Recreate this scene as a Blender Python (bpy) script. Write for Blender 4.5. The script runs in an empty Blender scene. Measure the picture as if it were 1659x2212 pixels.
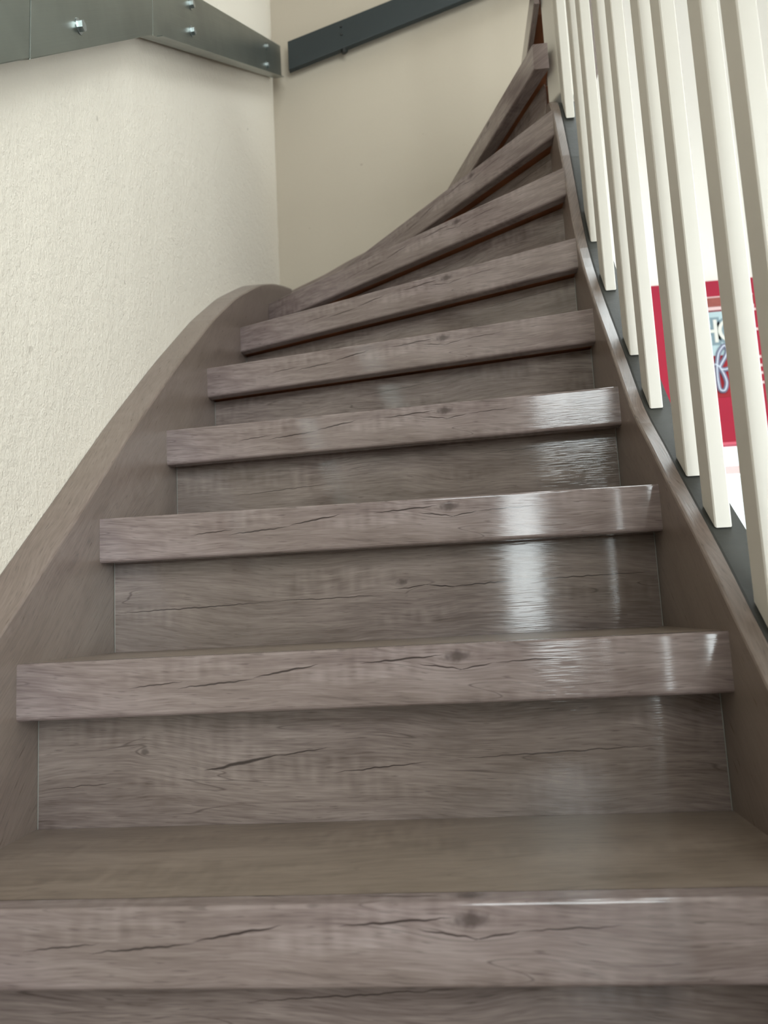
import bpy, bmesh, math, random
from mathutils import Vector, Matrix

scene = bpy.context.scene
COL = scene.collection
random.seed(7)

# ------------------------------------------------------------------ camera
IMG_W, IMG_H = 1659.0, 2212.0
FPX = 1678.5
YAW, PITCH, ROLL = 0.09112, 0.13089, -0.05115
cam_data = bpy.data.cameras.new('camera')
cam = bpy.data.objects.new('camera', cam_data)
COL.objects.link(cam)
fw = Vector((-math.sin(YAW) * math.cos(PITCH), math.cos(YAW) * math.cos(PITCH), math.sin(PITCH)))
rt = Vector((math.cos(YAW), math.sin(YAW), 0))
up = rt.cross(fw)
r2 = math.cos(ROLL) * rt + math.sin(ROLL) * up
u2 = -math.sin(ROLL) * rt + math.cos(ROLL) * up
M = Matrix.Identity(4)
for i in range(3):
    M[i][0], M[i][1], M[i][2] = r2[i], u2[i], -fw[i]
M[0][3], M[1][3], M[2][3] = 0.5069, 0.0, 0.0361
cam.matrix_world = M
cam_data.sensor_fit = 'VERTICAL'
cam_data.sensor_height = 36.0
cam_data.lens = FPX / IMG_H * 36.0
cam_data.clip_start = 0.01
cam_data.dof.use_dof = True
cam_data.dof.focus_distance = 1.15
cam_data.dof.aperture_fstop = 6.0
scene.camera = cam

# ------------------------------------------------------------------ sky, light, exposure
world = bpy.data.worlds.new('world')
scene.world = world
world.use_nodes = True
bg = world.node_tree.nodes['Background']
bg.inputs['Color'].default_value = (0.90, 0.96, 1.0, 1)
bg.inputs['Strength'].default_value = 2.0

def daylight(loc, rot, sx, sy, radiance, col):
    """daylight entering through a window opening"""
    l = bpy.data.lights.new('window_daylight', 'AREA')
    l.shape = 'RECTANGLE'; l.size = sx; l.size_y = sy
    l.energy = radiance * math.pi * sx * sy; l.color = col
    o = bpy.data.objects.new('window_daylight', l)
    o.location = loc; o.rotation_euler = rot
    COL.objects.link(o)
L_FRONT, L_RIGHT, L_SKY, L_HALL = 12.5, 3.2, 11.0, 10.0

# room limits
XL, XR, YF, YB, YH = -0.065, 3.2, -2.0, 2.615, 3.6
ZF, ZC = -0.588, 3.4
WIN_F = (0.83, 2.6, -0.47, 0.92)       # front window  x0 x1 z0 z1
WIN_T = (0.42, 2.6, 1.00, 2.10)        # unseen fanlight above it, added to brighten the upper nosings
WIN_R = (-0.9, 3.2, 0.1, 1.9)          # unseen right window, added to light left and hall walls:  y0 y1 z0 z1
WIN_H = (1.30, 2.45, -0.10, 1.44)      # hall window   x0 x1 z0 z1
SKY_L = (0.95, 1.75, 1.3, 2.58)          # skylight      x0 x1 y0 y1
DAY = (0.93, 0.97, 1.0)
daylight(((WIN_F[0] + WIN_F[1]) / 2, YF - 0.16, (WIN_F[2] + WIN_F[3]) / 2), (math.radians(90), 0, 0), WIN_F[1] - WIN_F[0], WIN_F[3] - WIN_F[2], L_FRONT, DAY)
daylight(((WIN_T[0] + WIN_T[1]) / 2, YF - 0.16, (WIN_T[2] + WIN_T[3]) / 2), (math.radians(90), 0, 0), WIN_T[1] - WIN_T[0], WIN_T[3] - WIN_T[2], L_FRONT, DAY)  # lamp of the added fanlight
daylight((XR + 0.16, (WIN_R[0] + WIN_R[1]) / 2, (WIN_R[2] + WIN_R[3]) / 2), (0, math.radians(90), 0), WIN_R[3] - WIN_R[2], WIN_R[1] - WIN_R[0], L_RIGHT, DAY)  # lamp of the added right window
daylight(((SKY_L[0] + SKY_L[1]) / 2, (SKY_L[2] + SKY_L[3]) / 2, ZC + 0.13), (0, 0, 0), SKY_L[1] - SKY_L[0], SKY_L[3] - SKY_L[2], L_SKY, DAY)
daylight(((WIN_H[0] + WIN_H[1]) / 2, YH + 0.17, (WIN_H[2] + WIN_H[3]) / 2), (math.radians(-90), 0, 0), WIN_H[1] - WIN_H[0], WIN_H[3] - WIN_H[2], L_HALL, DAY)

vs = scene.view_settings
vs.view_transform = 'Standard'; vs.look = 'None'; vs.gamma = 1.0
vs.use_curve_mapping = False
vs.exposure = 0.05
scene.cycles.use_denoising = True
scene.cycles.max_bounces = 4
scene.cycles.diffuse_bounces = 3
scene.cycles.glossy_bounces = 3
scene.cycles.use_adaptive_sampling = True
scene.cycles.adaptive_threshold = 0.08
scene.cycles.sample_clamp_indirect = 8.0

# ------------------------------------------------------------------ helpers
def lin(r, g, b):
    f = lambda c: (c / 255 / 12.92) if c / 255 <= 0.04045 else ((c / 255 + 0.055) / 1.055) ** 2.4
    return (f(r), f(g), f(b), 1)

class NT:
    def __init__(self, name):
        self.mat = bpy.data.materials.new(name)
        self.mat.use_nodes = True
        self.t = self.mat.node_tree
        self.t.nodes.clear()
        self.out = self.t.nodes.new('ShaderNodeOutputMaterial')
    def n(self, typ, **kw):
        nd = self.t.nodes.new(typ)
        for k, v in kw.items(): setattr(nd, k, v)
        return nd
    def put(self, sock, v):
        if hasattr(v, 'links') or isinstance(v, bpy.types.NodeSocket): self.t.links.new(v, sock)
        else: sock.default_value = v
    def math(self, op, a, b=None, c=None, clamp=False):
        nd = self.n('ShaderNodeMath', operation=op, use_clamp=clamp)
        self.put(nd.inputs[0], a)
        if b is not None: self.put(nd.inputs[1], b)
        if c is not None: self.put(nd.inputs[2], c)
        return nd.outputs[0]
    def ramp(self, v, a, b, x=0.0, y=1.0, smooth=True):
        nd = self.n('ShaderNodeMapRange', clamp=True)
        if smooth: nd.interpolation_type = 'SMOOTHSTEP'
        self.put(nd.inputs[0], v)
        for i, q in zip((1, 2, 3, 4), (a, b, x, y)): self.put(nd.inputs[i], q)
        return nd.outputs[0]
    def noise(self, vec, scale=1.0, detail=2.0, rough=0.5, dist=0.0):
        nd = self.n('ShaderNodeTexNoise')
        self.put(nd.inputs['Vector'], vec); nd.inputs['Scale'].default_value = scale
        nd.inputs['Detail'].default_value = detail; nd.inputs['Roughness'].default_value = rough
        nd.inputs['Distortion'].default_value = dist
        return nd.outputs['Fac']
    def vec(self, x, y, z):
        nd = self.n('ShaderNodeCombineXYZ')
        for i, q in enumerate((x, y, z)): self.put(nd.inputs[i], q)
        return nd.outputs[0]
    def mix(self, f, a, b, mode='MIX'):
        nd = self.n('ShaderNodeMix', data_type='RGBA', blend_type=mode)
        self.put(nd.inputs[0], f); self.put(nd.inputs[6], a); self.put(nd.inputs[7], b)
        return nd.outputs[2]
    def coords(self, grain=False):
        if grain: src = self.n('ShaderNodeAttribute', attribute_name='grain').outputs['Vector']
        else: src = self.n('ShaderNodeTexCoord').outputs['Object']
        sp = self.n('ShaderNodeSeparateXYZ')
        self.t.links.new(src, sp.inputs[0])
        return src, sp.outputs[0], sp.outputs[1], sp.outputs[2]
    def bump(self, h, strength=0.3, dist=0.002):
        nd = self.n('ShaderNodeBump')
        nd.inputs['Strength'].default_value = strength; nd.inputs['Distance'].default_value = dist
        self.put(nd.inputs['Height'], h)
        return nd.outputs[0]
    def principled(self, **kw):
        p = self.n('ShaderNodeBsdfPrincipled')
        for k, v in kw.items(): self.put(p.inputs[k.replace('_', ' ')], v)
        self.t.links.new(p.outputs[0], self.out.inputs[0])
        return p

def plain(name, col, rough=0.5, metal=0.0, spec=0.5, bump_scale=None, bump_strength=0.2, vary=0.0):
    m = NT(name)
    P, x, y, z = m.coords()
    c = col
    if vary:
        nz = m.noise(P, 9.0, 4, 0.6)
        c = m.mix(m.ramp(nz, 0.3, 0.7, 0, vary), col, tuple(q * 0.45 for q in col[:3]) + (1,))
    kw = dict(Base_Color=c, Roughness=rough, Metallic=metal, Specular_IOR_Level=spec)
    if bump_scale:
        kw['Normal'] = m.bump(m.noise(P, bump_scale, 3, 0.6), bump_strength, 0.002)
    m.principled(**kw)
    return m.mat

def wood(name, seed=0.0, cracks=(), knots=(), dark=lin(76, 64, 60), mid=lin(116, 103, 98), light=lin(146, 132, 126),
         rough=0.085, figure=1.0, saw=1.0):
    """grey weathered-oak laminate; grain runs along local X"""
    m = NT(name)
    P, x, y, z = m.coords(True)
    yz = m.math('ADD', z, m.math('MULTIPLY', y, 0.83))
    # lines swing round the knots
    dv = None; kmask = None
    for kx, kz, ka, kb in knots:
        dx = m.math('DIVIDE', m.math('SUBTRACT', x, kx), ka)
        dz = m.math('DIVIDE', m.math('SUBTRACT', yz, kz), kb)
        rr = m.math('ADD', m.math('MULTIPLY', dx, dx), m.math('MULTIPLY', dz, dz))
        g = m.math('POWER', 2.718, m.math('MULTIPLY', rr, -0.22))
        d = m.math('MULTIPLY', m.math('MULTIPLY', m.math('SUBTRACT', yz, kz), g), -0.75)
        dv = d if dv is None else m.math('ADD', dv, d)
        rn = m.math('ADD', m.math('SQRT', rr), m.math('MULTIPLY', m.math('SUBTRACT', m.noise(P, 140, 1, 0.6), 0.5), 0.9))
        core = m.ramp(rn, 0.25, 1.1, 1.0, 0.0)
        kmask = core if kmask is None else m.math('MAXIMUM', kmask, core)
    gz = yz if dv is None else m.math('ADD', yz, dv)
    sx = m.math('ADD', x, seed * 3.17)
    # slow wandering so that grain lines are not ruled
    wob = m.math('MULTIPLY', m.math('SUBTRACT', m.noise(m.vec(m.math('MULTIPLY', sx, 4.0), m.math('MULTIPLY', yz, 9.0), seed), 1, 1, 0.5), 0.5), 0.05)
    gz = m.math('ADD', gz, wob)
    slope = m.math('ADD', gz, m.math('MULTIPLY', x, -0.05))
    broad = m.noise(m.vec(m.math('MULTIPLY', sx, 2.6), m.math('MULTIPLY', slope, 16.0), seed + 3.3), 1, 3, 0.6)
    midg = m.noise(m.vec(m.math('MULTIPLY', sx, 8.0), m.math('MULTIPLY', slope, 120.0), seed + 1.1), 1, 2, 0.65)
    fine = m.noise(m.vec(m.math('MULTIPLY', sx, 30.0), m.math('MULTIPLY', slope, 460.0), seed + 5.1), 1, 1, 0.6)
    blot = m.noise(m.vec(m.math('MULTIPLY', sx, 9.0), m.math('MULTIPLY', slope, 30.0), seed + 8.1), 1, 1, 0.6)
    # saw marks: short upright strokes in patches
    sawn = m.noise(m.vec(m.math('MULTIPLY', sx, 95.0), m.math('MULTIPLY', yz, 26.0), seed + 2.0), 1, 0, 0.5)
    patch = m.ramp(m.noise(m.vec(m.math('MULTIPLY', sx, 5.0), m.math('MULTIPLY', yz, 22.0), seed + 9.0), 1, 0, 0.5), 0.5, 0.64)
    t = m.math('ADD', m.math('MULTIPLY', m.math('SUBTRACT', broad, 0.5), 0.9 * figure), 0.5)
    t = m.math('ADD', t, m.math('MULTIPLY', m.math('SUBTRACT', midg, 0.5), 0.7 * figure))
    t = m.math('ADD', t, m.math('MULTIPLY', m.math('SUBTRACT', fine, 0.5), 0.75))
    t = m.math('ADD', t, m.math('MULTIPLY', m.math('SUBTRACT', blot, 0.5), 0.45 * figure))
    t = m.math('ADD', t, m.math('MULTIPLY', m.math('MULTIPLY', m.math('SUBTRACT', sawn, 0.5), patch), 0.45 * saw), clamp=True)
    col = m.mix(m.ramp(t, 0.0, 0.5, smooth=False), dark, mid)
    col = m.mix(m.ramp(t, 0.5, 1.0, smooth=False), col, light)
    # warm / cool drift of the print
    drift = m.noise(m.vec(m.math('MULTIPLY', sx, 2.2), m.math('MULTIPLY', yz, 8.0), seed + 12.0), 1, 0, 0.5)
    col = m.mix(m.ramp(drift, 0.3, 0.7, 0.0, 0.22), col, lin(124, 112, 98), 'MIX')
    # random hairline cracks
    cn = m.noise(m.vec(m.math('MULTIPLY', sx, 3.4), m.math('MULTIPLY', slope, 42.0), seed + 6.6), 1, 1, 0.5)
    line = m.ramp(m.math('ABSOLUTE', m.math('SUBTRACT', cn, 0.5)), 0.0, 0.008, 1.0, 0.0)
    gate = m.ramp(m.noise(m.vec(m.math('MULTIPLY', sx, 6.0), m.math('MULTIPLY', slope, 20.0), seed + 4.4), 1, 0, 0.5), 0.55, 0.66)
    crack = m.math('MULTIPLY', line, m.math('MULTIPLY', gate, 0.5 * figure))
    ticks = m.noise(m.vec(m.math('MULTIPLY', sx, 55.0), m.math('MULTIPLY', slope, 800.0), seed + 7.7), 1, 0, 0.5)
    crack = m.math('MAXIMUM', crack, m.ramp(ticks, 0.68, 0.82, 0.0, 0.38))
    # cracks of the print itself
    jit = m.math('MULTIPLY', m.math('SUBTRACT', m.noise(m.vec(m.math('MULTIPLY', x, 60.0), seed, 0.0), 1, 1, 0.6), 0.5), 0.0045)
    for x0, z0, x1, z1, w in cracks:
        tt = m.math('DIVIDE', m.math('SUBTRACT', x, x0), x1 - x0)
        zc = m.math('ADD', m.math('MULTIPLY_ADD', tt, z1 - z0, z0), jit)
        wid = m.math('MULTIPLY', m.math('MULTIPLY', m.math('MULTIPLY', tt, m.math('SUBTRACT', 1.0, tt)), 4.0), w)
        wid = m.math('MAXIMUM', wid, 1e-5)
        q = m.math('DIVIDE', m.math('ABSOLUTE', m.math('SUBTRACT', yz, zc)), wid)
        inside = m.math('MULTIPLY', m.math('GREATER_THAN', tt, 0.0), m.math('LESS_THAN', tt, 1.0))
        crack = m.math('MAXIMUM', crack, m.math('MULTIPLY', m.ramp(q, 0.3, 1.1, 0.95, 0.0), inside))
    if kmask is not None:
        crack = m.math('MAXIMUM', crack, m.math('MULTIPLY', kmask, 0.6))
    col = m.mix(crack, col, lin(48, 39, 36))
    hb = m.noise(m.vec(m.math('MULTIPLY', x, 26.0), m.math('MULTIPLY', yz, 520.0), seed), 1, 1, 0.6)
    m.principled(Base_Color=col, Roughness=m.math('ADD', m.math('MULTIPLY', fine, 0.10), rough - 0.05),
                 Specular_IOR_Level=0.5, Normal=m.bump(hb, 0.16, 0.0008))
    return m.mat

WORLD = {}
def new_obj(name, bm, mat, parent=None, smooth=False, frame=None):
    """bm in world space; frame = matrix the object sits in (verts moved into it)"""
    me = bpy.data.meshes.new(name)
    bmesh.ops.recalc_face_normals(bm, faces=bm.faces)
    bm.to_mesh(me); bm.free()
    if frame is not None:          # coordinates along the grain, kept with the mesh
        inv = frame.inverted()
        at = me.attributes.new('grain', 'FLOAT_VECTOR', 'POINT')
        for i, v in enumerate(me.vertices): at.data[i].vector = inv @ v.co
        frame = None
    if mat is not None:
        for q in (mat if isinstance(mat, (list, tuple)) else [mat]): me.materials.append(q)
    if smooth:
        for p in me.polygons: p.use_smooth = True
    o = bpy.data.objects.new(name, me)
    COL.objects.link(o)
    F = frame if frame is not None else Matrix.Identity(4)
    WORLD[o.name] = F.copy()
    if parent is not None:
        o.parent = parent
        o.matrix_parent_inverse = WORLD[parent.name].inverted()
    o.matrix_basis = F
    return o

def empty(name, loc, label, cat, group=None):
    o = bpy.data.objects.new(name, None)
    o.location = loc; o.empty_display_size = 0.1
    o['label'] = label; o['category'] = cat
    if group: o['group'] = group
    COL.objects.link(o)
    WORLD[o.name] = Matrix.Translation(loc)
    return o

def box(bm, x0, x1, y0, y1, z0, z1):
    vs_ = [bm.verts.new(p) for p in ((x0, y0, z0), (x1, y0, z0), (x1, y1, z0), (x0, y1, z0), (x0, y0, z1), (x1, y0, z1), (x1, y1, z1), (x0, y1, z1))]
    for f in ((0, 1, 2, 3), (4, 5, 6, 7), (0, 1, 5, 4), (1, 2, 6, 5), (2, 3, 7, 6), (3, 0, 4, 7)):
        bm.faces.new([vs_[i] for i in f])
    return vs_

def prism(bm, loop_a, loop_b):
    a = [bm.verts.new(p) for p in loop_a]; b = [bm.verts.new(p) for p in loop_b]
    n = len(a)
    for i in range(n): bm.faces.new((a[i], a[(i + 1) % n], b[(i + 1) % n], b[i]))
    bm.faces.new(a); bm.faces.new(b[::-1])

def bevel(bm, w, seg=2):
    bmesh.ops.remove_doubles(bm, verts=bm.verts, dist=1e-6)
    bmesh.ops.recalc_face_normals(bm, faces=bm.faces)
    bmesh.ops.bevel(bm, geom=list(bm.edges), offset=w, segments=seg, profile=0.5, affect='EDGES', clamp_overlap=True)

def cyl(bm, p0, p1, r, n=16, r1=None):
    p0, p1 = Vector(p0), Vector(p1)
    d = (p1 - p0).normalized()
    a = d.orthogonal().normalized(); b = d.cross(a)
    la = [p0 + r * (math.cos(2 * math.pi * i / n) * a + math.sin(2 * math.pi * i / n) * b) for i in range(n)]
    rr = r if r1 is None else r1
    lb = [p1 + rr * (math.cos(2 * math.pi * i / n) * a + math.sin(2 * math.pi * i / n) * b) for i in range(n)]
    prism(bm, la, lb)

def interp(tab, v):
    if v <= tab[0][0]:
        (a, b), (c, d) = tab[0], tab[1]
    elif v >= tab[-1][0]:
        (a, b), (c, d) = tab[-2], tab[-1]
    else:
        for i in range(len(tab) - 1):
            if tab[i][0] <= v <= tab[i + 1][0]:
                (a, b), (c, d) = tab[i], tab[i + 1]; break
    return b + (d - b) * (v - a) / (c - a)

def structure(o, label):
    o['kind'] = 'structure'; o['label'] = label
    return o

# ------------------------------------------------------------------ materials
def plaster(name, col, rough=0.85, strength=0.9):
    m = NT(name)
    P, x, y, z = m.coords()
    n1 = m.noise(P, 160, 2, 0.65); n2 = m.noise(P, 45, 1, 0.6)
    h = m.math('ADD', m.math('MULTIPLY', n1, 0.6), m.math('MULTIPLY', n2, 0.6))
    big = m.noise(P, 2.0, 1, 0.5)
    c = m.mix(m.ramp(big, 0.3, 0.7, 0.0, 0.10), col, tuple(q * 0.82 for q in col[:3]) + (1,))
    speck = m.ramp(m.noise(P, 34, 2, 0.5), 0.735, 0.78, 0.0, 0.30)
    c = m.mix(speck, c, lin(120, 108, 94))
    m.principled(Base_Color=c, Roughness=rough, Specular_IOR_Level=0.25, Normal=m.bump(h, strength, 0.0035))
    return m.mat

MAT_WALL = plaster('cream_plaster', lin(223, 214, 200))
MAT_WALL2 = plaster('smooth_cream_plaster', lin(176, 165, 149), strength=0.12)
MAT_HALL = plaster('white_plaster', lin(248, 243, 236), strength=0.1)
MAT_CEIL = plain('white_ceiling_paint', lin(240, 238, 232), 0.9)
MAT_PAINT = plain('cream_gloss_paint', lin(203, 197, 187), 0.38, spec=0.4, bump_scale=60, bump_strength=0.06)
MAT_DARKSTR = plain('dark_grey_paint', lin(56, 56, 52), 0.55, spec=0.5, bump_scale=90, bump_strength=0.25, vary=0.5)
MAT_WHITE = plain('white_frame_paint', lin(236, 236, 232), 0.35)
MAT_OLD = plain('raw_brown_wood', lin(150, 92, 58), 0.6, bump_scale=80, vary=0.6)
MAT_SEAL = plain('pale_sealant', lin(140, 140, 134), 0.5)
MAT_BLACK = plain('black_metal', lin(22, 24, 24), 0.4)
MAT_ANTH = plain('anthracite_powder_coat', lin(34, 41, 42), 0.5, spec=0.4, bump_scale=300, bump_strength=0.08)

def steel(name, col, rough):
    m = NT(name)
    P, x, y, z = m.coords(True)
    br = m.noise(m.vec(m.math('MULTIPLY', x, 3.0), m.math('MULTIPLY', y, 200.0), m.math('MULTIPLY', z, 600.0)), 1, 3, 0.6)
    cl = m.noise(P, 7.0, 3, 0.6)
    c = m.mix(m.ramp(cl, 0.3, 0.75, 0.0, 0.5), col, tuple(q * 0.6 for q in col[:3]) + (1,))
    m.principled(Base_Color=c, Metallic=0.9, Roughness=m.math('MULTIPLY_ADD', br, 0.16, rough - 0.06), Normal=m.bump(br, 0.05, 0.0005))
    return m.mat
MAT_STEEL = steel('brushed_steel', lin(136, 142, 136), 0.30)
MAT_ZINC = steel('zinc_bolt', lin(176, 184, 184), 0.25)

NOSE_CRACKS = [(0.667, -.0328, .599, -.0275, .0009), (.61, -.0354, .517, -.0282, .0012), (.52, -.0270, .444, -.0153, .0015),
               (.399, -.0168, .304, -.0112, .0014), (.335, -.0195, .281, -.0285, .0010), (.290, -.0285, .25, -.0221, .0010), (.255, -.0225, .17, -.0195, .0008)]
MAT_NOSE = wood('wood_laminate_nosing', 1.0, NOSE_CRACKS, [(.291, -.0135, .020, .008)],
                dark=lin(85, 73, 70), mid=lin(127, 112, 109), light=lin(157, 143, 140))
MAT_TREAD = wood('wood_laminate_tread', 2.0, [], [], dark=lin(84, 72, 62), mid=lin(130, 115, 103), light=lin(154, 139, 127), rough=0.33, figure=0.75)
R1C = [(.595, -.070, .505, -.0545, .0028), (.515, -.0565, .445, -.048, .0010), (.445, -.077, .327, -.0676, .0010), (.31, -.066, .06, -.058, .0008), (.79, -.085, .70, -.080, .0006)]
R2C = [(.378, -.0585, .322, -.0550, .0010), (.33, -.0548, .285, -.0600, .0013), (.295, -.060, .20, -.0550, .0012), (.21, -.0552, .0, -.0537, .0009), (.797, -.0729, .56, -.0674, .0012), (.58, -.0672, .38, -.066, .0008)]
MAT_RISERS = [wood('wood_laminate_riser_a', 3.0, R1C, [(.666, -.0456, .007, .005)]),
              wood('wood_laminate_riser_b', 4.3, R2C, [(.365, -.0486, .010, .006)]),
              wood('wood_laminate_riser_c', 6.1, [(.25, -.02, .0, -.012, .0008), (.7, -.06, .5, -.05, .0008)], []),
              wood('wood_laminate_riser_d', 7.7, [(.5, -.03, .3, -.02, .0008)], [])]
MAT_STRING = wood('wood_laminate_string', 9.0, [], [], dark=lin(86, 73, 66), mid=lin(120, 105, 97), light=lin(140, 126, 118), figure=0.6, saw=0.5, rough=0.30)

# ------------------------------------------------------------------ the room
def wall_mesh(axis, c0, c1, u0, u1, z0, z1, hole=None, bm=None):
    """slab between c0 and c1 on the axis, spanning u and z, with one rectangular hole"""
    bm = bm or bmesh.new()
    def put(a0, a1, b0, b1):
        if a1 - a0 < 1e-6 or b1 - b0 < 1e-6: return
        if axis == 'y': box(bm, a0, a1, c0, c1, b0, b1)
        elif axis == 'x': box(bm, c0, c1, a0, a1, b0, b1)
        else: box(bm, a0, a1, b0, b1, c0, c1)
    if hole is None: put(u0, u1, z0, z1)
    else:
        h0, h1, k0, k1 = hole
        put(u0, h0, z0, z1); put(h1, u1, z0, z1); put(h0, h1, z0, k0); put(h0, h1, k1, z1)
    return bm

structure(new_obj('floor', wall_mesh('z', ZF - 0.1, ZF, XL - 0.15, XR + 0.15, YF - 0.15, YH + 0.15),
                  plain('grey_floor_tile', lin(150, 142, 132), 0.35, vary=0.3)), 'grey tiled hall floor')
structure(new_obj('ceiling', wall_mesh('z', ZC, ZC + 0.15, XL - 0.15, XR + 0.15, YF - 0.15, YH + 0.15, SKY_L), MAT_CEIL), 'white ceiling above the stairwell')
structure(new_obj('wall_left', wall_mesh('x', XL - 0.15, XL, YF - 0.15, YB + 0.15, ZF, ZC), MAT_WALL), 'cream textured plaster wall beside the stairs')
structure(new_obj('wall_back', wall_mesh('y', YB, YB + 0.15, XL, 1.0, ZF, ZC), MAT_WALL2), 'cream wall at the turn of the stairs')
structure(new_obj('wall_side', wall_mesh('x', 0.9, 1.0, YB + 0.15, YH, ZF, ZC), MAT_HALL), 'white wall end beside the hall')
structure(new_obj('wall_hall', wall_mesh('y', YH, YH + 0.2, 0.9, XR + 0.15, ZF, ZC, WIN_H), MAT_HALL), 'white far wall seen between the balusters')
structure(new_obj('wall_right', wall_mesh('x', XR, XR + 0.2, YF - 0.15, YH, ZF, ZC, WIN_R), MAT_HALL), 'white wall with an added, unseen wide window')
bm = wall_mesh('y', YF - 0.2, YF, XL, XR, ZF, 0.96, WIN_F)
wall_mesh('y', YF - 0.2, YF, XL, XR, 0.96, ZC, WIN_T, bm)
structure(new_obj('wall_front', bm, MAT_HALL), 'white wall behind the viewer with a tall window')

def glass():
    m = NT('window_glass')
    tr = m.n('ShaderNodeBsdfTransparent'); tr.inputs[0].default_value = (0.96, 0.98, 0.97, 1)
    gl = m.n('ShaderNodeBsdfGlossy'); gl.inputs['Roughness'].default_value = 0.02
    fr = m.n('ShaderNodeFresnel'); fr.inputs[0].default_value = 1.45
    mx = m.n('ShaderNodeMixShader')
    m.t.links.new(fr.outputs[0], mx.inputs[0]); m.t.links.new(tr.outputs[0], mx.inputs[1]); m.t.links.new(gl.outputs[0], mx.inputs[2])
    m.t.links.new(mx.outputs[0], m.out.inputs[0])
    return m.mat
MAT_GLASS = glass()

def window(name, axis, c, u0, u1, z0, z1, bars, label, hbars=(), fwid=0.05, dep=0.06):
    """frame at plane c with upright bars given as (start, end) pairs; panes between"""
    root = bpy.data.objects.new(name, None); COL.objects.link(root)
    WORLD[root.name] = Matrix.Identity(4)
    def B(bm, a0, a1, b0, b1, d):
        if axis == 'y': box(bm, a0, a1, c - d, c + d, b0, b1)
        elif axis == 'x': box(bm, c - d, c + d, a0, a1, b0, b1)
        else: box(bm, a0, a1, b0, b1, c - d, c + d)
    bm = bmesh.new()
    B(bm, u0, u0 + fwid, z0, z1, dep / 2); B(bm, u1 - fwid, u1, z0, z1, dep / 2)
    B(bm, u0 + fwid, u1 - fwid, z0, z0 + fwid, dep / 2); B(bm, u0 + fwid, u1 - fwid, z1 - fwid, z1, dep / 2)
    new_obj('frame', bm, MAT_WHITE, root)
    xs = [u0 + fwid]
    for a, b in bars:
        bm = bmesh.new(); B(bm, a, b, z0 + fwid, z1 - fwid, dep / 2 * 0.9); new_obj('mullion', bm, MAT_WHITE, root)
        xs += [a, b]
    xs.append(u1 - fwid)
    for h in hbars:
        for i in range(0, len(xs), 2):
            bm = bmesh.new(); B(bm, xs[i], xs[i + 1], h - 0.02, h + 0.02, dep / 2 * 0.8); new_obj('transom', bm, MAT_WHITE, root)
    for i in range(0, len(xs), 2):
        bm = bmesh.new(); B(bm, xs[i], xs[i + 1], z0 + fwid, z1 - fwid, 0.003); new_obj('pane', bm, MAT_GLASS, root)
    structure(root, label)
    return root
window('window_1', 'y', YF - 0.1, *WIN_F, bars=[(1.05, 1.19), (1.26, 1.40), (1.98, 2.06)], label='tall white window with upright bars behind the viewer', fwid=0.03)
bm = bmesh.new(); box(bm, WIN_F[0] + .03, 1.40, YF - .13, YF - .07, WIN_F[2] + .03, -.13)
new_obj('lower_panel', bm, MAT_WHITE, bpy.data.objects['window_1'])
window('window_2', 'y', YH + 0.1, *WIN_H, bars=[(1.86, 1.91)], label='bright hall window below the red blind', hbars=(0.615,), fwid=0.05)
window('added_window_3', 'x', XR + 0.1, *WIN_R, bars=[(0.43, 0.50), (1.80, 1.87)], label='unseen wide white window added to light the left wall and hall')
window('added_window_5', 'y', YF - 0.1, *WIN_T, bars=[(1.36, 1.44)], label='unseen wide fanlight behind the viewer, added to brighten the upper nosings')
window('window_4', 'z', ZC + 0.09, *SKY_L, bars=[], label='skylight over the upper stairs')

# ------------------------------------------------------------------ the staircase
RISE, NT_, SET = 0.196, 0.0655, 0.0465
XA, XB, YBK = -0.010, 0.790, 2.55       # inner faces of the left, right and back strings
def ztop(k): return (k - 2) * RISE
NOSE = {0: (.4476, .4476), 1: (.6611, .6611), 2: (.8723, .8723), 3: (1.0835, 1.0935), 4: (1.353, 1.285), 5: (1.597, 1.436), 6: (1.872, 1.545), 7: (2.195, 1.612)}
LINES = {}
for k, (l, r) in NOSE.items(): LINES[k] = (Vector((XB, r)), Vector((XA, l)))
LINES[8] = (Vector((XB, 1.698)), Vector((.087, YBK)))
LINES[9] = (Vector((.762, 1.735)), Vector((.475, YBK)))
LINES[10] = (Vector((.779, 1.765)), Vector((.768, YBK)))
LINES[11] = (Vector((.99, 1.765)), Vector((1.0, YBK)))

stairs = empty('staircase', (0.4, 0.9, ZF), 'grey-brown wood-effect staircase winding up to the right', 'staircase')

def off_line(k, d):
    a, b = LINES[k]
    t = (b - a).normalized()
    n = Vector((t.y, -t.x))            # behind the nosing (right of the direction right-end -> left-end)
    return a + n * d, t
def cut(a, t, kind):
    if kind == 'xb': s = (XB - a.x) / t.x
    elif kind == 'xa': s = (XA - a.x) / t.x
    elif kind == 'yb': s = (YBK - a.y) / t.y
    else: s = (kind - a.y) / t.y
    return a + t * s
def ends(k, d):
    """right and left end of the line d behind nosing k"""
    a, t = off_line(k, d)
    if k <= 8: R_ = cut(a, t, 'xb')
    else: R_ = cut(a, t, {9: 1.735 if d < 0.04 else (1.79 if d < 0.05 else 1.808), 10: 1.765 if d < 0.02 else 1.808, 11: 1.765}[k])
    if k >= 8: L_ = cut(a, t, 'yb')
    else:
        L_ = cut(a, t, 'xa')
        if L_.y > YBK: L_ = cut(a, t, 'yb')
    return R_, L_
def frame_of(k, z):
    a, b = LINES[k]
    X = Vector((b.x - a.x, b.y - a.y, 0)).normalized()
    Y = Vector((0, 0, 1)).cross(X)
    m = Matrix.Identity(4)
    for i in range(3): m[i][0], m[i][1], m[i][2] = X[i], Y[i], (0, 0, 1)[i]
    m[0][3], m[1][3], m[2][3] = a.x, a.y, z
    return m

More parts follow.
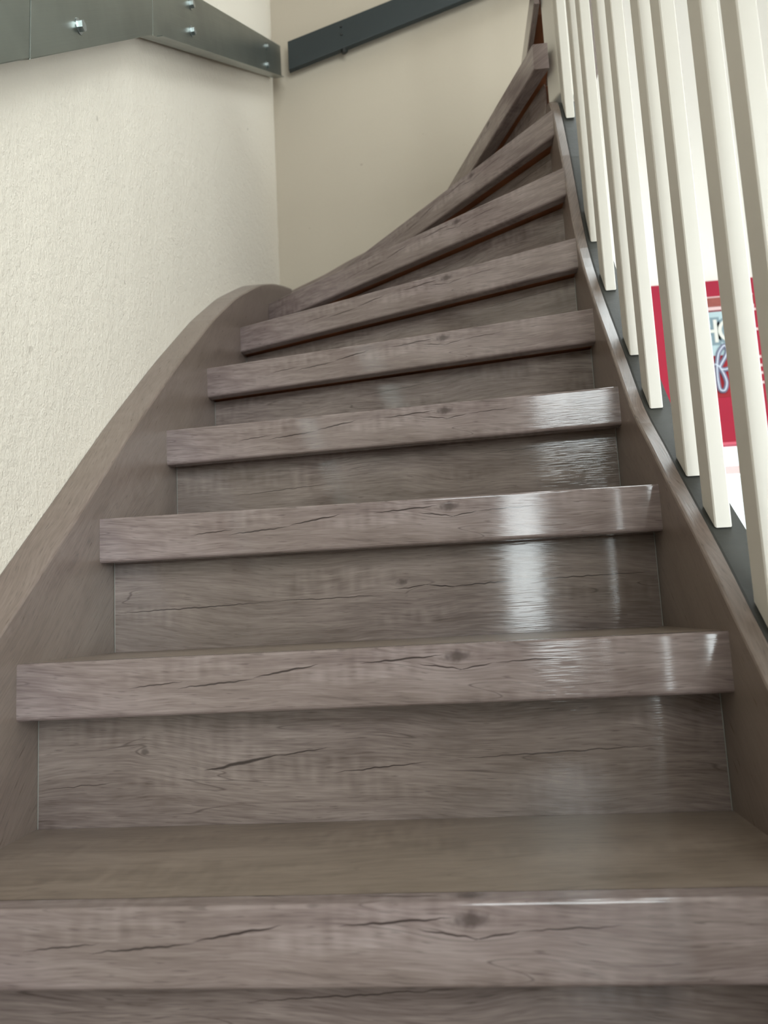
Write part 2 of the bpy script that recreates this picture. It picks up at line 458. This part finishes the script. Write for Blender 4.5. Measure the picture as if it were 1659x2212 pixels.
def clip(poly, a, n):
    """keep the side where (p-a).n >= 0"""
    out = []
    for i in range(len(poly)):
        p, q = poly[i], poly[(i + 1) % len(poly)]
        dp, dq = (p - a).dot(n), (q - a).dot(n)
        if dp >= 0: out.append(p)
        if (dp >= 0) != (dq >= 0): out.append(p + (q - p) * (dp / (dp - dq)))
    return out
def normal(k):
    a, b = LINES[k]; t = (b - a).normalized()
    return Vector((t.y, -t.x))

LIP = 0.024
for k in range(0, 11):
    z = ztop(k)
    fr = frame_of(k, z)
    # plate of the tread: between the lip and the next riser
    x1 = XB if k <= 8 else (0.797 if k == 9 else 1.0)
    y0 = 0.3 if k <= 8 else (1.735 if k == 9 else 1.808)
    LIP = 0.024 if k <= 8 else (0.034 if k == 9 else 0.014)
    poly = [Vector(p) for p in ((XA, y0), (x1, y0), (x1, YBK), (XA, YBK))]
    a, t = off_line(k, LIP - 0.001)
    poly = clip(poly, a, normal(k))
    if k < 11:
        b, t2 = off_line(k + 1, SET - 0.001)
        poly = clip(poly, b, -normal(k + 1))
    def slab(name, poly, za, zb, mat, parent):
        bm = bmesh.new()
        prism(bm, [(p.x, p.y, za) for p in poly], [(p.x, p.y, zb) for p in poly])
        return new_obj(name, bm, mat, parent, frame=fr)
    tread = slab('tread', poly, z - 0.012, z, MAT_TREAD, stairs)
    # rounded front lip
    prof = [(0.0, -NT_ + .005), (0.0, -.0035)]
    for i in range(1, 6):
        an = math.pi / 2 * i / 5
        prof.append((.0035 - .0035 * math.cos(an), -.0035 + .0035 * math.sin(an)))
    prof += [(LIP, 0.0), (LIP, -NT_)]
    for i in range(0, 4):
        an = math.pi / 2 * i / 3
        if i < 3: prof.append((.005 - .005 * math.sin(an), -NT_ + .005 - .005 * math.cos(an)))
    la, lb = [], []
    for d, zz in prof:
        R_, L_ = ends(k, d)
        la.append((R_.x, R_.y, z + zz)); lb.append((L_.x, L_.y, z + zz))
    bm = bmesh.new(); prism(bm, la, lb)
    nose = new_obj('nosing', bm, MAT_NOSE, tread, frame=fr)
    # old brown tread left in place underneath
    a2, _ = off_line(k, LIP)
    poly2 = clip([Vector(p) for p in ((XA, y0), (x1, y0), (x1, YBK), (XA, YBK))], a2, normal(k))
    b2, _ = off_line(k, SET + 0.03)
    poly2 = clip(poly2, b2, -normal(k))
    if k < 11:
        b3, _ = off_line(k + 1, SET - 0.001)
        poly2 = clip(poly2, b3, -normal(k + 1))
    ow = slab('old_tread', poly2, z - NT_ + 0.006, z - 0.0125, MAT_OLD, tread)
    ow['label'] = 'strip of bare brown wood under the nosing'
    # riser under this nosing
    rt_a, rt_b = [], []
    zt, zb = z - NT_ + 0.005, z - RISE - 0.008
    if k >= 5: zt -= 0.004
    gap = 0.0015 if k <= 6 else 0.0
    for d, zz in ((SET, zb), (SET, zt), (SET + 0.012, zt), (SET + 0.012, zb)):
        R_, L_ = ends(k, d)
        tt = (L_ - R_).normalized()
        R_ = R_ + tt * gap; L_ = L_ - tt * gap
        rt_a.append((R_.x, R_.y, zz)); rt_b.append((L_.x, L_.y, zz))
    bm = bmesh.new(); prism(bm, rt_a, rt_b)
    frr = frame_of(k, z - NT_)
    frr.translation = frr.translation + Vector((normal(k).x, normal(k).y, 0)) * SET
    mat = {2: MAT_RISERS[0], 3: MAT_RISERS[1]}.get(k, MAT_RISERS[2 + k % 2])
    ris = new_obj('riser', bm, mat, stairs, frame=frr)
    # old riser behind
    if k >= 3:
        la, lb = [], []
        for d, zz in ((SET + .0125, zb), (SET + .0125, z - NT_ + .0055), (SET + .03, z - NT_ + .0055), (SET + .03, zb)):
            R_, L_ = ends(k, d); la.append((R_.x, R_.y, zz)); lb.append((L_.x, L_.y, zz))
        bm = bmesh.new(); prism(bm, la, lb)
        new_obj('old_riser', bm, MAT_OLD, ris, frame=frr)
    # thin pale joint at the riser ends
    if k <= 6:
        for side in (0, 1):
            R_, L_ = ends(k, SET)
            tt = (L_ - R_).normalized()
            p = R_ + tt * 0.0005 if side == 0 else L_ - tt * 0.0017
            q = p + tt * 0.0012
            n = normal(k)
            bm = bmesh.new()
            prism(bm, [(p.x, p.y, zb), (q.x, q.y, zb), (q.x + n.x * .008, q.y + n.y * .008, zb), (p.x + n.x * .008, p.y + n.y * .008, zb)],
                  [(p.x, p.y, zt), (q.x, q.y, zt), (q.x + n.x * .008, q.y + n.y * .008, zt), (p.x + n.x * .008, p.y + n.y * .008, zt)])
            new_obj('joint_seal', bm, MAT_SEAL, ris, frame=frr)

# strings: boards with a curved upper edge, drawn from (u, z) tables
def string_board(name, tab, bottom, axis, c0, c1, mat, frame, n=60, bev=0.004):
    bm = bmesh.new()
    us = [tab[0][0] + (tab[-1][0] - tab[0][0]) * i / n for i in range(n + 1)]
    # smooth the table a little
    def sm(u):
        s = 0.03
        return sum(interp(tab, u + d * s) * w for d, w in ((-1, .25), (0, .5), (1, .25)))
    top = [(u, sm(u)) for u in us]
    bot = [(u, bottom(u)) for u in us]
    def P(c, u, z): return (c, u, z) if axis == 'x' else (u, c, z)
    sgn = 1 if c1 > c0 else -1
    rows = []
    for u, z in top: rows.append((u, z))
    # cross-section per station: inner bottom, inner top (bevelled), outer top, outer bottom
    sec = []
    for (u, zt), (_, zb_) in zip(top, bot):
        sec.append([bm.verts.new(P(c0, u, zb_)), bm.verts.new(P(c0, u, zt - bev)), bm.verts.new(P(c0 + sgn * bev * .3, u, zt - bev * .3)),
                    bm.verts.new(P(c0 + sgn * bev, u, zt)), bm.verts.new(P(c1, u, zt)), bm.verts.new(P(c1, u, zb_))])
    for a, b in zip(sec[:-1], sec[1:]):
        for i in range(6):
            bm.faces.new((a[i], a[(i + 1) % 6], b[(i + 1) % 6], b[i]))
    bm.faces.new(sec[0]); bm.faces.new(sec[-1][::-1])
    return new_obj(name, bm, mat, stairs, frame=frame)

def slope_frame(ax, ang, loc):
    X = Vector((0, math.cos(ang), math.sin(ang))) if ax == 'x' else Vector((math.cos(ang), 0, math.sin(ang)))
    Y = Vector((1, 0, 0)) if ax == 'x' else Vector((0, 1, 0))
    Z = X.cross(Y)
    if Z.z < 0: Y = -Y; Z = X.cross(Y)
    m = Matrix.Identity(4)
    for i in range(3): m[i][0], m[i][1], m[i][2] = X[i], Y[i], Z[i]
    m.translation = Vector(loc)
    return m

TL = [(0.10, -0.588), (0.30, -0.44), (0.60, -0.18), (.822, .021), (.918, .103), (1.077, .243), (1.204, .358), (1.431, .548), (1.649, .718), (1.85, .856), (2.05, .970), (2.13, 1.013), (2.288, 1.083), (2.43, 1.138), (2.55, 1.180)]
string_board('left_string', TL, lambda u: max(ZF, interp(TL, u) - 0.42), 'x', XA, XL + 0.0008, MAT_STRING, slope_frame('x', 0.72, (0, 1.0, 0.2)))
TBK = [(XL + 0.0008, 1.150), (0.0, 1.178), (.113, 1.222), (.19, 1.262), (.262, 1.292), (.312, 1.316), (.374, 1.352), (.441, 1.398), (.55, 1.465), (.70, 1.58), (1.0, 1.88)]
string_board('back_string', TBK, lambda u: interp(TBK, u) - 0.50, 'y', YBK, YB - 0.0008, MAT_STRING, slope_frame('y', 0.5, (0.3, YBK, 1.3)))
TR = [(0.20, -0.60), (0.40, -0.41), (0.60, -0.215), (.823, -.010), (.85, .013), (.90, .062), (.962, .117), (1.057, .197), (1.12, .254), (1.209, .328), (1.25, .380), (1.327, .478), (1.428, .600), (1.471, .660), (1.509, .711), (1.537, .755), (1.577, .845), (1.603, .925), (1.639, 1.025), (1.687, 1.13), (1.717, 1.205), (1.735, 1.232), (1.80, 1.236)]
string_board('right_string', TR, lambda u: max(ZF, interp(TR, u) - 0.42), 'x', XB, 0.810, MAT_STRING, slope_frame('x', 0.75, (0.8, 1.0, 0.2)), n=90)
TD = [(u, z - 0.004) for u, z in TR]
dk = string_board('outer_string', TD, lambda u: max(ZF, interp(TD, u) - 0.40), 'x', 0.8105, 0.853, MAT_DARKSTR, slope_frame('x', 0.75, (0.82, 1.0, 0.2)), n=90)
dk['label'] = 'dark grey painted board that carries the balusters'

# ------------------------------------------------------------------ the banister
rail = empty('banister', (0.83, 1.0, ZF), 'cream painted banister of slim square balusters beside the stairs', 'banister')
BX0, BX1, BD = 0.8185, 0.8385, 0.040
fronts = [.27, .365, .505, .597, .737, .830, .967, 1.060, 1.210, 1.305, 1.445, 1.541, 1.690]
def rail_z(y): return -0.09 + (y - 0.70) * 0.90 + 0.88
bal_mesh = {}
for i, y in enumerate(fronts):
    def foot(v):
        return max(sum(interp(TD, q + d * .03) * w for d, w in ((-1, .25), (0, .5), (1, .25))) for q in (v - .002, v, v + .002)) + 0.0006
    c = 0.0016
    up_ = 0.004 if y > 1.6 else 0.0
    ring = [(BX0 + c, y), (BX1 - c, y), (BX1, y + c), (BX1, y + BD - c), (BX1 - c, y + BD), (BX0 + c, y + BD), (BX0, y + BD - c), (BX0, y + c)]
    bm = bmesh.new()
    prism(bm, [(a, b, foot(b) + up_) for a, b in ring], [(a, b, rail_z(b) - 0.001) for a, b in ring])
    b = new_obj('baluster', bm, MAT_PAINT, rail)
# banister top rail (above the picture)
bm = bmesh.new()
ya, yb = 0.20, 1.80
prism(bm, [(.80, ya, rail_z(ya)), (.86, ya, rail_z(ya)), (.86, ya, rail_z(ya) + .05), (.80, ya, rail_z(ya) + .05)],
      [(.80, yb, rail_z(yb)), (.86, yb, rail_z(yb)), (.86, yb, rail_z(yb) + .05), (.80, yb, rail_z(yb) + .05)])
bevel(bm, 0.008, 3)
new_obj('top_rail', bm, MAT_PAINT, rail)
def post(cx, cy, half, z0, z1, ang):
    bm = bmesh.new()
    ca, sa = math.cos(ang), math.sin(ang)
    L = [(cx + ca * a - sa * b, cy + sa * a + ca * b) for a, b in ((-half, -half), (half, -half), (half, half), (-half, half))]
    prism(bm, [(p[0], p[1], z0) for p in L], [(p[0], p[1], z1) for p in L])
    bevel(bm, 0.006, 3)
    new_obj('newel_post', bm, MAT_PAINT, rail)
post(0.8315, 1.7665, 0.027, 1.2375, 3.0, math.radians(25.6))
post(0.835, 0.160, 0.035, ZF, 0.62, 0.0)

# ------------------------------------------------------------------ wall handrails
def hexbolt(parent, p, nrm, r=0.0085, h=0.008):
    p = Vector(p); nrm = Vector(nrm)
    bm = bmesh.new()
    cyl(bm, p, p + nrm * 0.0018, r * 1.35, 20)
    cyl(bm, p + nrm * 0.0018, p + nrm * (0.0018 + h), r, 6)
    new_obj('bolt', bm, MAT_ZINC, parent)

hr = empty('wall_handrail', (-0.03, 1.3, 0.7), 'brushed steel plate handrail with hex bolts on the left wall', 'handrail')
RX0, RX1 = -0.050, -0.020
def plate(name, pts_bot, height, x0, x1, mat, parent, ang, loc):
    bm = bmesh.new()
    (ya, za), (yb_, zb_) = pts_bot
    prism(bm, [(x0, ya, za), (x1, ya, za), (x1, ya, za + height[0]), (x0, ya, za + height[0])],
          [(x0, yb_, zb_), (x1, yb_, zb_), (x1, yb_, zb_ + height[1]), (x0, yb_, zb_ + height[1])])
    bevel(bm, 0.0012, 2)
    return new_obj(name, bm, mat, parent, frame=slope_frame('x', ang, loc))
YJ = 0.905
zj = 0.737 + (YJ - .838) * .886
plate('rail_plate', ((0.15, 0.737 + (0.15 - .838) * .886), (YJ - .0008, zj)), (.150, .150), RX0, RX1, MAT_STEEL, hr, .725, (RX1, .5, .5))
plate('rail_plate', ((YJ + .0008, zj), (1.337, 1.179)), (.150, .142), RX0, RX1, MAT_STEEL, hr, .725, (RX1, 1.1, .9))
plate('rail_plate', ((1.338, 1.179), (2.559, 1.991)), (.142, .127), RX0, RX1, MAT_STEEL, hr, .586, (RX1, 2.0, 1.6))
# folded edge along the bottom of the far plate
bm = bmesh.new()
prism(bm, [(RX1 - .001, 1.36, 1.1935), (RX1 + .011, 1.36, 1.1935), (RX1 + .011, 1.36, 1.1955), (RX1 - .001, 1.36, 1.1955)],
      [(RX1 - .001, 2.555, 1.9888), (RX1 + .011, 2.555, 1.9888), (RX1 + .011, 2.555, 1.9908), (RX1 - .001, 2.555, 1.9908)])
new_obj('folded_edge', bm, MAT_STEEL, hr, frame=slope_frame('x', .586, (RX1, 2.0, 1.6)))
for (y, z) in ((1.039, .954), (1.02, 1.01), (1.563, 1.437), (1.566, 1.372), (2.324, 1.929), (2.319, 1.858), (.45, .44), (.44, .50)):
    hexbolt(hr, (RX1 - .0005, y, z), (1, 0, 0))
for (y, z) in ((.45, .45), (1.03, .97), (1.565, 1.40), (2.32, 1.89)):
    bm = bmesh.new(); cyl(bm, (XL, y, z), (RX0 + .001, y, z), .014, 20); new_obj('wall_spacer', bm, MAT_STEEL, hr)

hb = empty('wall_handrail', (0.3, 2.58, 2.0), 'dark anthracite flat handrail on the back wall above the turn', 'handrail')
FY = 2.560
def bz(x): return 2.020 + (x - .007) * 0.299
bm = bmesh.new()
xa_, xb_ = .007, 1.0
prism(bm, [(xa_, FY, bz(xa_)), (xa_, FY + .022, bz(xa_)), (xa_, FY + .022, bz(xa_) + .112), (xa_, FY, bz(xa_) + .112)],
      [(xb_, FY, bz(xb_)), (xb_, FY + .022, bz(xb_)), (xb_, FY + .022, bz(xb_) + .112), (xb_, FY, bz(xb_) + .112)])
bevel(bm, 0.0015, 2)
new_obj('rail_bar', bm, MAT_ANTH, hb)
for x in (.207, .80):
    for dz in (.055, .086):
        bm = bmesh.new(); cyl(bm, (x, FY + .001, bz(x) + dz), (x, FY - .003, bz(x) + dz), .0055, 14, .004); new_obj('screw', bm, MAT_BLACK, hb)
    bm = bmesh.new()
    cyl(bm, (x + .005, FY + .022, bz(x) + .03), (x + .005, YB, bz(x) + .03), .010, 16)
    cyl(bm, (x + .005, FY + .011, bz(x) + .004), (x + .005, FY + .011, bz(x) - .012), .010, 16, .008)
    new_obj('bracket', bm, MAT_BLACK, hb)

# ------------------------------------------------------------------ red blind in the hall
def fabric():
    m = NT('red_blind_fabric')
    P, x, y, z = m.coords()
    w = m.noise(m.vec(m.math('MULTIPLY', x, 500), y, m.math('MULTIPLY', z, 500)), 1, 2, 0.5)
    df = m.n('ShaderNodeBsdfDiffuse'); df.inputs[0].default_value = lin(188, 62, 82)
    tl = m.n('ShaderNodeBsdfTranslucent'); tl.inputs[0].default_value = lin(160, 14, 26)
    mx = m.n('ShaderNodeMixShader'); mx.inputs[0].default_value = 0.25
    b = m.bump(w, 0.1, 0.0005)
    m.t.links.new(b, df.inputs['Normal'])
    m.t.links.new(df.outputs[0], mx.inputs[1]); m.t.links.new(tl.outputs[0], mx.inputs[2])
    m.t.links.new(mx.outputs[0], m.out.inputs[0])
    return m.mat
MAT_RED = fabric()
BY = YH - 0.05
blind = empty('roller_blind', (1.9, BY, 0.70), 'red printed roller blind over the hall window, behind the balusters', 'blind')
BXa, BXb = 1.24, 2.52
bm = bmesh.new(); box(bm, BXa, BXb, BY, BY + .003, .722, 1.482); new_obj('fabric', bm, MAT_RED, blind)
bm = bmesh.new(); cyl(bm, (BXa, BY + .002, .712), (BXb, BY + .002, .712), .011, 16); new_obj('bottom_bar', bm, plain('red_hem', lin(214, 96, 116), .6), blind)
bm = bmesh.new(); cyl(bm, (BXa, BY + .026, 1.465), (BXb, BY + .026, 1.465), .023, 20); new_obj('roller_tube', bm, MAT_RED, blind)
# print on the fabric
def flat(name, x0, x1, z0, z1, mat, dy):
    bm = bmesh.new(); box(bm, x0, x1, BY - dy, BY - dy + .0008, z0, z1); return new_obj(name, bm, mat, blind)
MAT_RUST = plain('rust_red_print', lin(160, 84, 76), .7, vary=.6)
MAT_PINK = plain('pale_pink_print', lin(226, 196, 196), .7)
MAT_MAROON = plain('maroon_print', lin(120, 26, 42), .7)
MAT_PALEBLUE = plain('pale_blue_print', lin(186, 208, 214), .7, vary=.12)
MAT_DEEPRED = plain('deep_red_print', lin(156, 18, 32), .7)
MAT_GREYBLUE = plain('grey_blue_print', lin(132, 152, 162), .7)
MAT_LETTER = plain('cream_print', lin(226, 226, 218), .7)
MAT_PURPLE = plain('purple_grey_print', lin(116, 118, 144), .6)
MAT_NEONLINE = plain('white_blue_print', lin(214, 222, 236), .6)
SX0, SX1 = 1.60, 1.925
flat('print_band', SX0, SX1, 1.357, 1.402, MAT_RUST, .0015)
flat('print_line', SX0, SX1, 1.400, 1.405, MAT_PINK, .0018)
flat('print_line', SX0, SX1, 1.340, 1.356, MAT_PINK, .0015)
flat('print_line', SX0, SX1, 1.332, 1.340, MAT_MAROON, .0015)
flat('print_panel', SX0, 1.90, 1.125, 1.332, MAT_PALEBLUE, .0015)
flat('print_panel', SX0, SX1, .93, 1.125, MAT_DEEPRED, .0015)
def letter(ch, x, z, size, off, mat, dy):
    cu = bpy.data.curves.new('letter', 'FONT')
    cu.body = ch; cu.size = size; cu.offset = off; cu.extrude = .0004; cu.align_x = 'CENTER'
    o = bpy.data.objects.new('letter_tmp', cu); COL.objects.link(o)
    dg = bpy.context.evaluated_depsgraph_get()
    me = bpy.data.meshes.new_from_object(o.evaluated_get(dg))
    bpy.data.objects.remove(o)
    q = bpy.data.objects.new('letter', me); COL.objects.link(q)
    me.materials.clear(); me.materials.append(mat)
    q.parent = blind
    mt = Matrix.Translation((x, BY - dy, z)) @ Matrix.Rotation(math.radians(90), 4, 'X') @ Matrix.Rotation(math.radians(0), 4, 'Z')
    q.matrix_parent_inverse = WORLD[blind.name].inverted()
    q.matrix_basis = mt
    return q
for ch, x in (('H', 1.706), ('O', 1.812)):
    letter(ch, x, 1.186, .158, .012, MAT_GREYBLUE, .003)
    letter(ch, x, 1.186, .158, .000, MAT_LETTER, .005)
F_PTS = [(1.7205, 1.0845), (1.7395, 1.0722), (1.7575, 1.0342), (1.7660, .9955), (1.7570, .9640), (1.7440, .9580), (1.7325, .9700), (1.7285, 1.0200), (1.7315, 1.0740), (1.7420, 1.1270), (1.7570, 1.1540), (1.7740, 1.1680), (1.7840, 1.1450), (1.7720, 1.1150), (1.7440, 1.0690), (1.7600, 1.0560), (1.7860, 1.0620), (1.8050, 1.0720)]
def stroke(name, pts, r, mat, dy, flatn=.25):
    bm = bmesh.new()
    # Catmull-Rom
    P = [Vector((p[0], 0, p[1])) for p in pts]
    Q = []
    for i in range(len(P) - 1):
        p0, p1, p2, p3 = P[max(i - 1, 0)], P[i], P[i + 1], P[min(i + 2, len(P) - 1)]
        for s in range(6):
            t = s / 6
            Q.append(.5 * ((2 * p1) + (p2 - p0) * t + (2 * p0 - 5 * p1 + 4 * p2 - p3) * t * t + (3 * p1 - p0 - 3 * p2 + p3) * t ** 3))
    Q.append(P[-1])
    rings = []
    for i, q in enumerate(Q):
        tn = (Q[min(i + 1, len(Q) - 1)] - Q[max(i - 1, 0)]).normalized()
        sd = Vector((-tn.z, 0, tn.x))
        rings.append([bm.verts.new((q.x + sd.x * r * math.cos(a), BY - dy - r * flatn * math.sin(a), q.z + sd.z * r * math.cos(a))) for a in [2 * math.pi * j / 8 for j in range(8)]])
    for a, b in zip(rings[:-1], rings[1:]):
        for j in range(8): bm.faces.new((a[j], a[(j + 1) % 8], b[(j + 1) % 8], b[j]))
    bm.faces.new(rings[0]); bm.faces.new(rings[-1][::-1])
    return new_obj(name, bm, mat, blind, smooth=True)
stroke('script_letter', F_PTS, .0105, MAT_PURPLE, .0055)
stroke('script_letter_line', F_PTS, .0028, MAT_NEONLINE, .0085)
for z in (1.330, 1.235, 1.105, 1.065, 1.03, .985):
    flat('print_dash', 1.895, 1.932, z - .006, z + .006, MAT_PINK, .003)
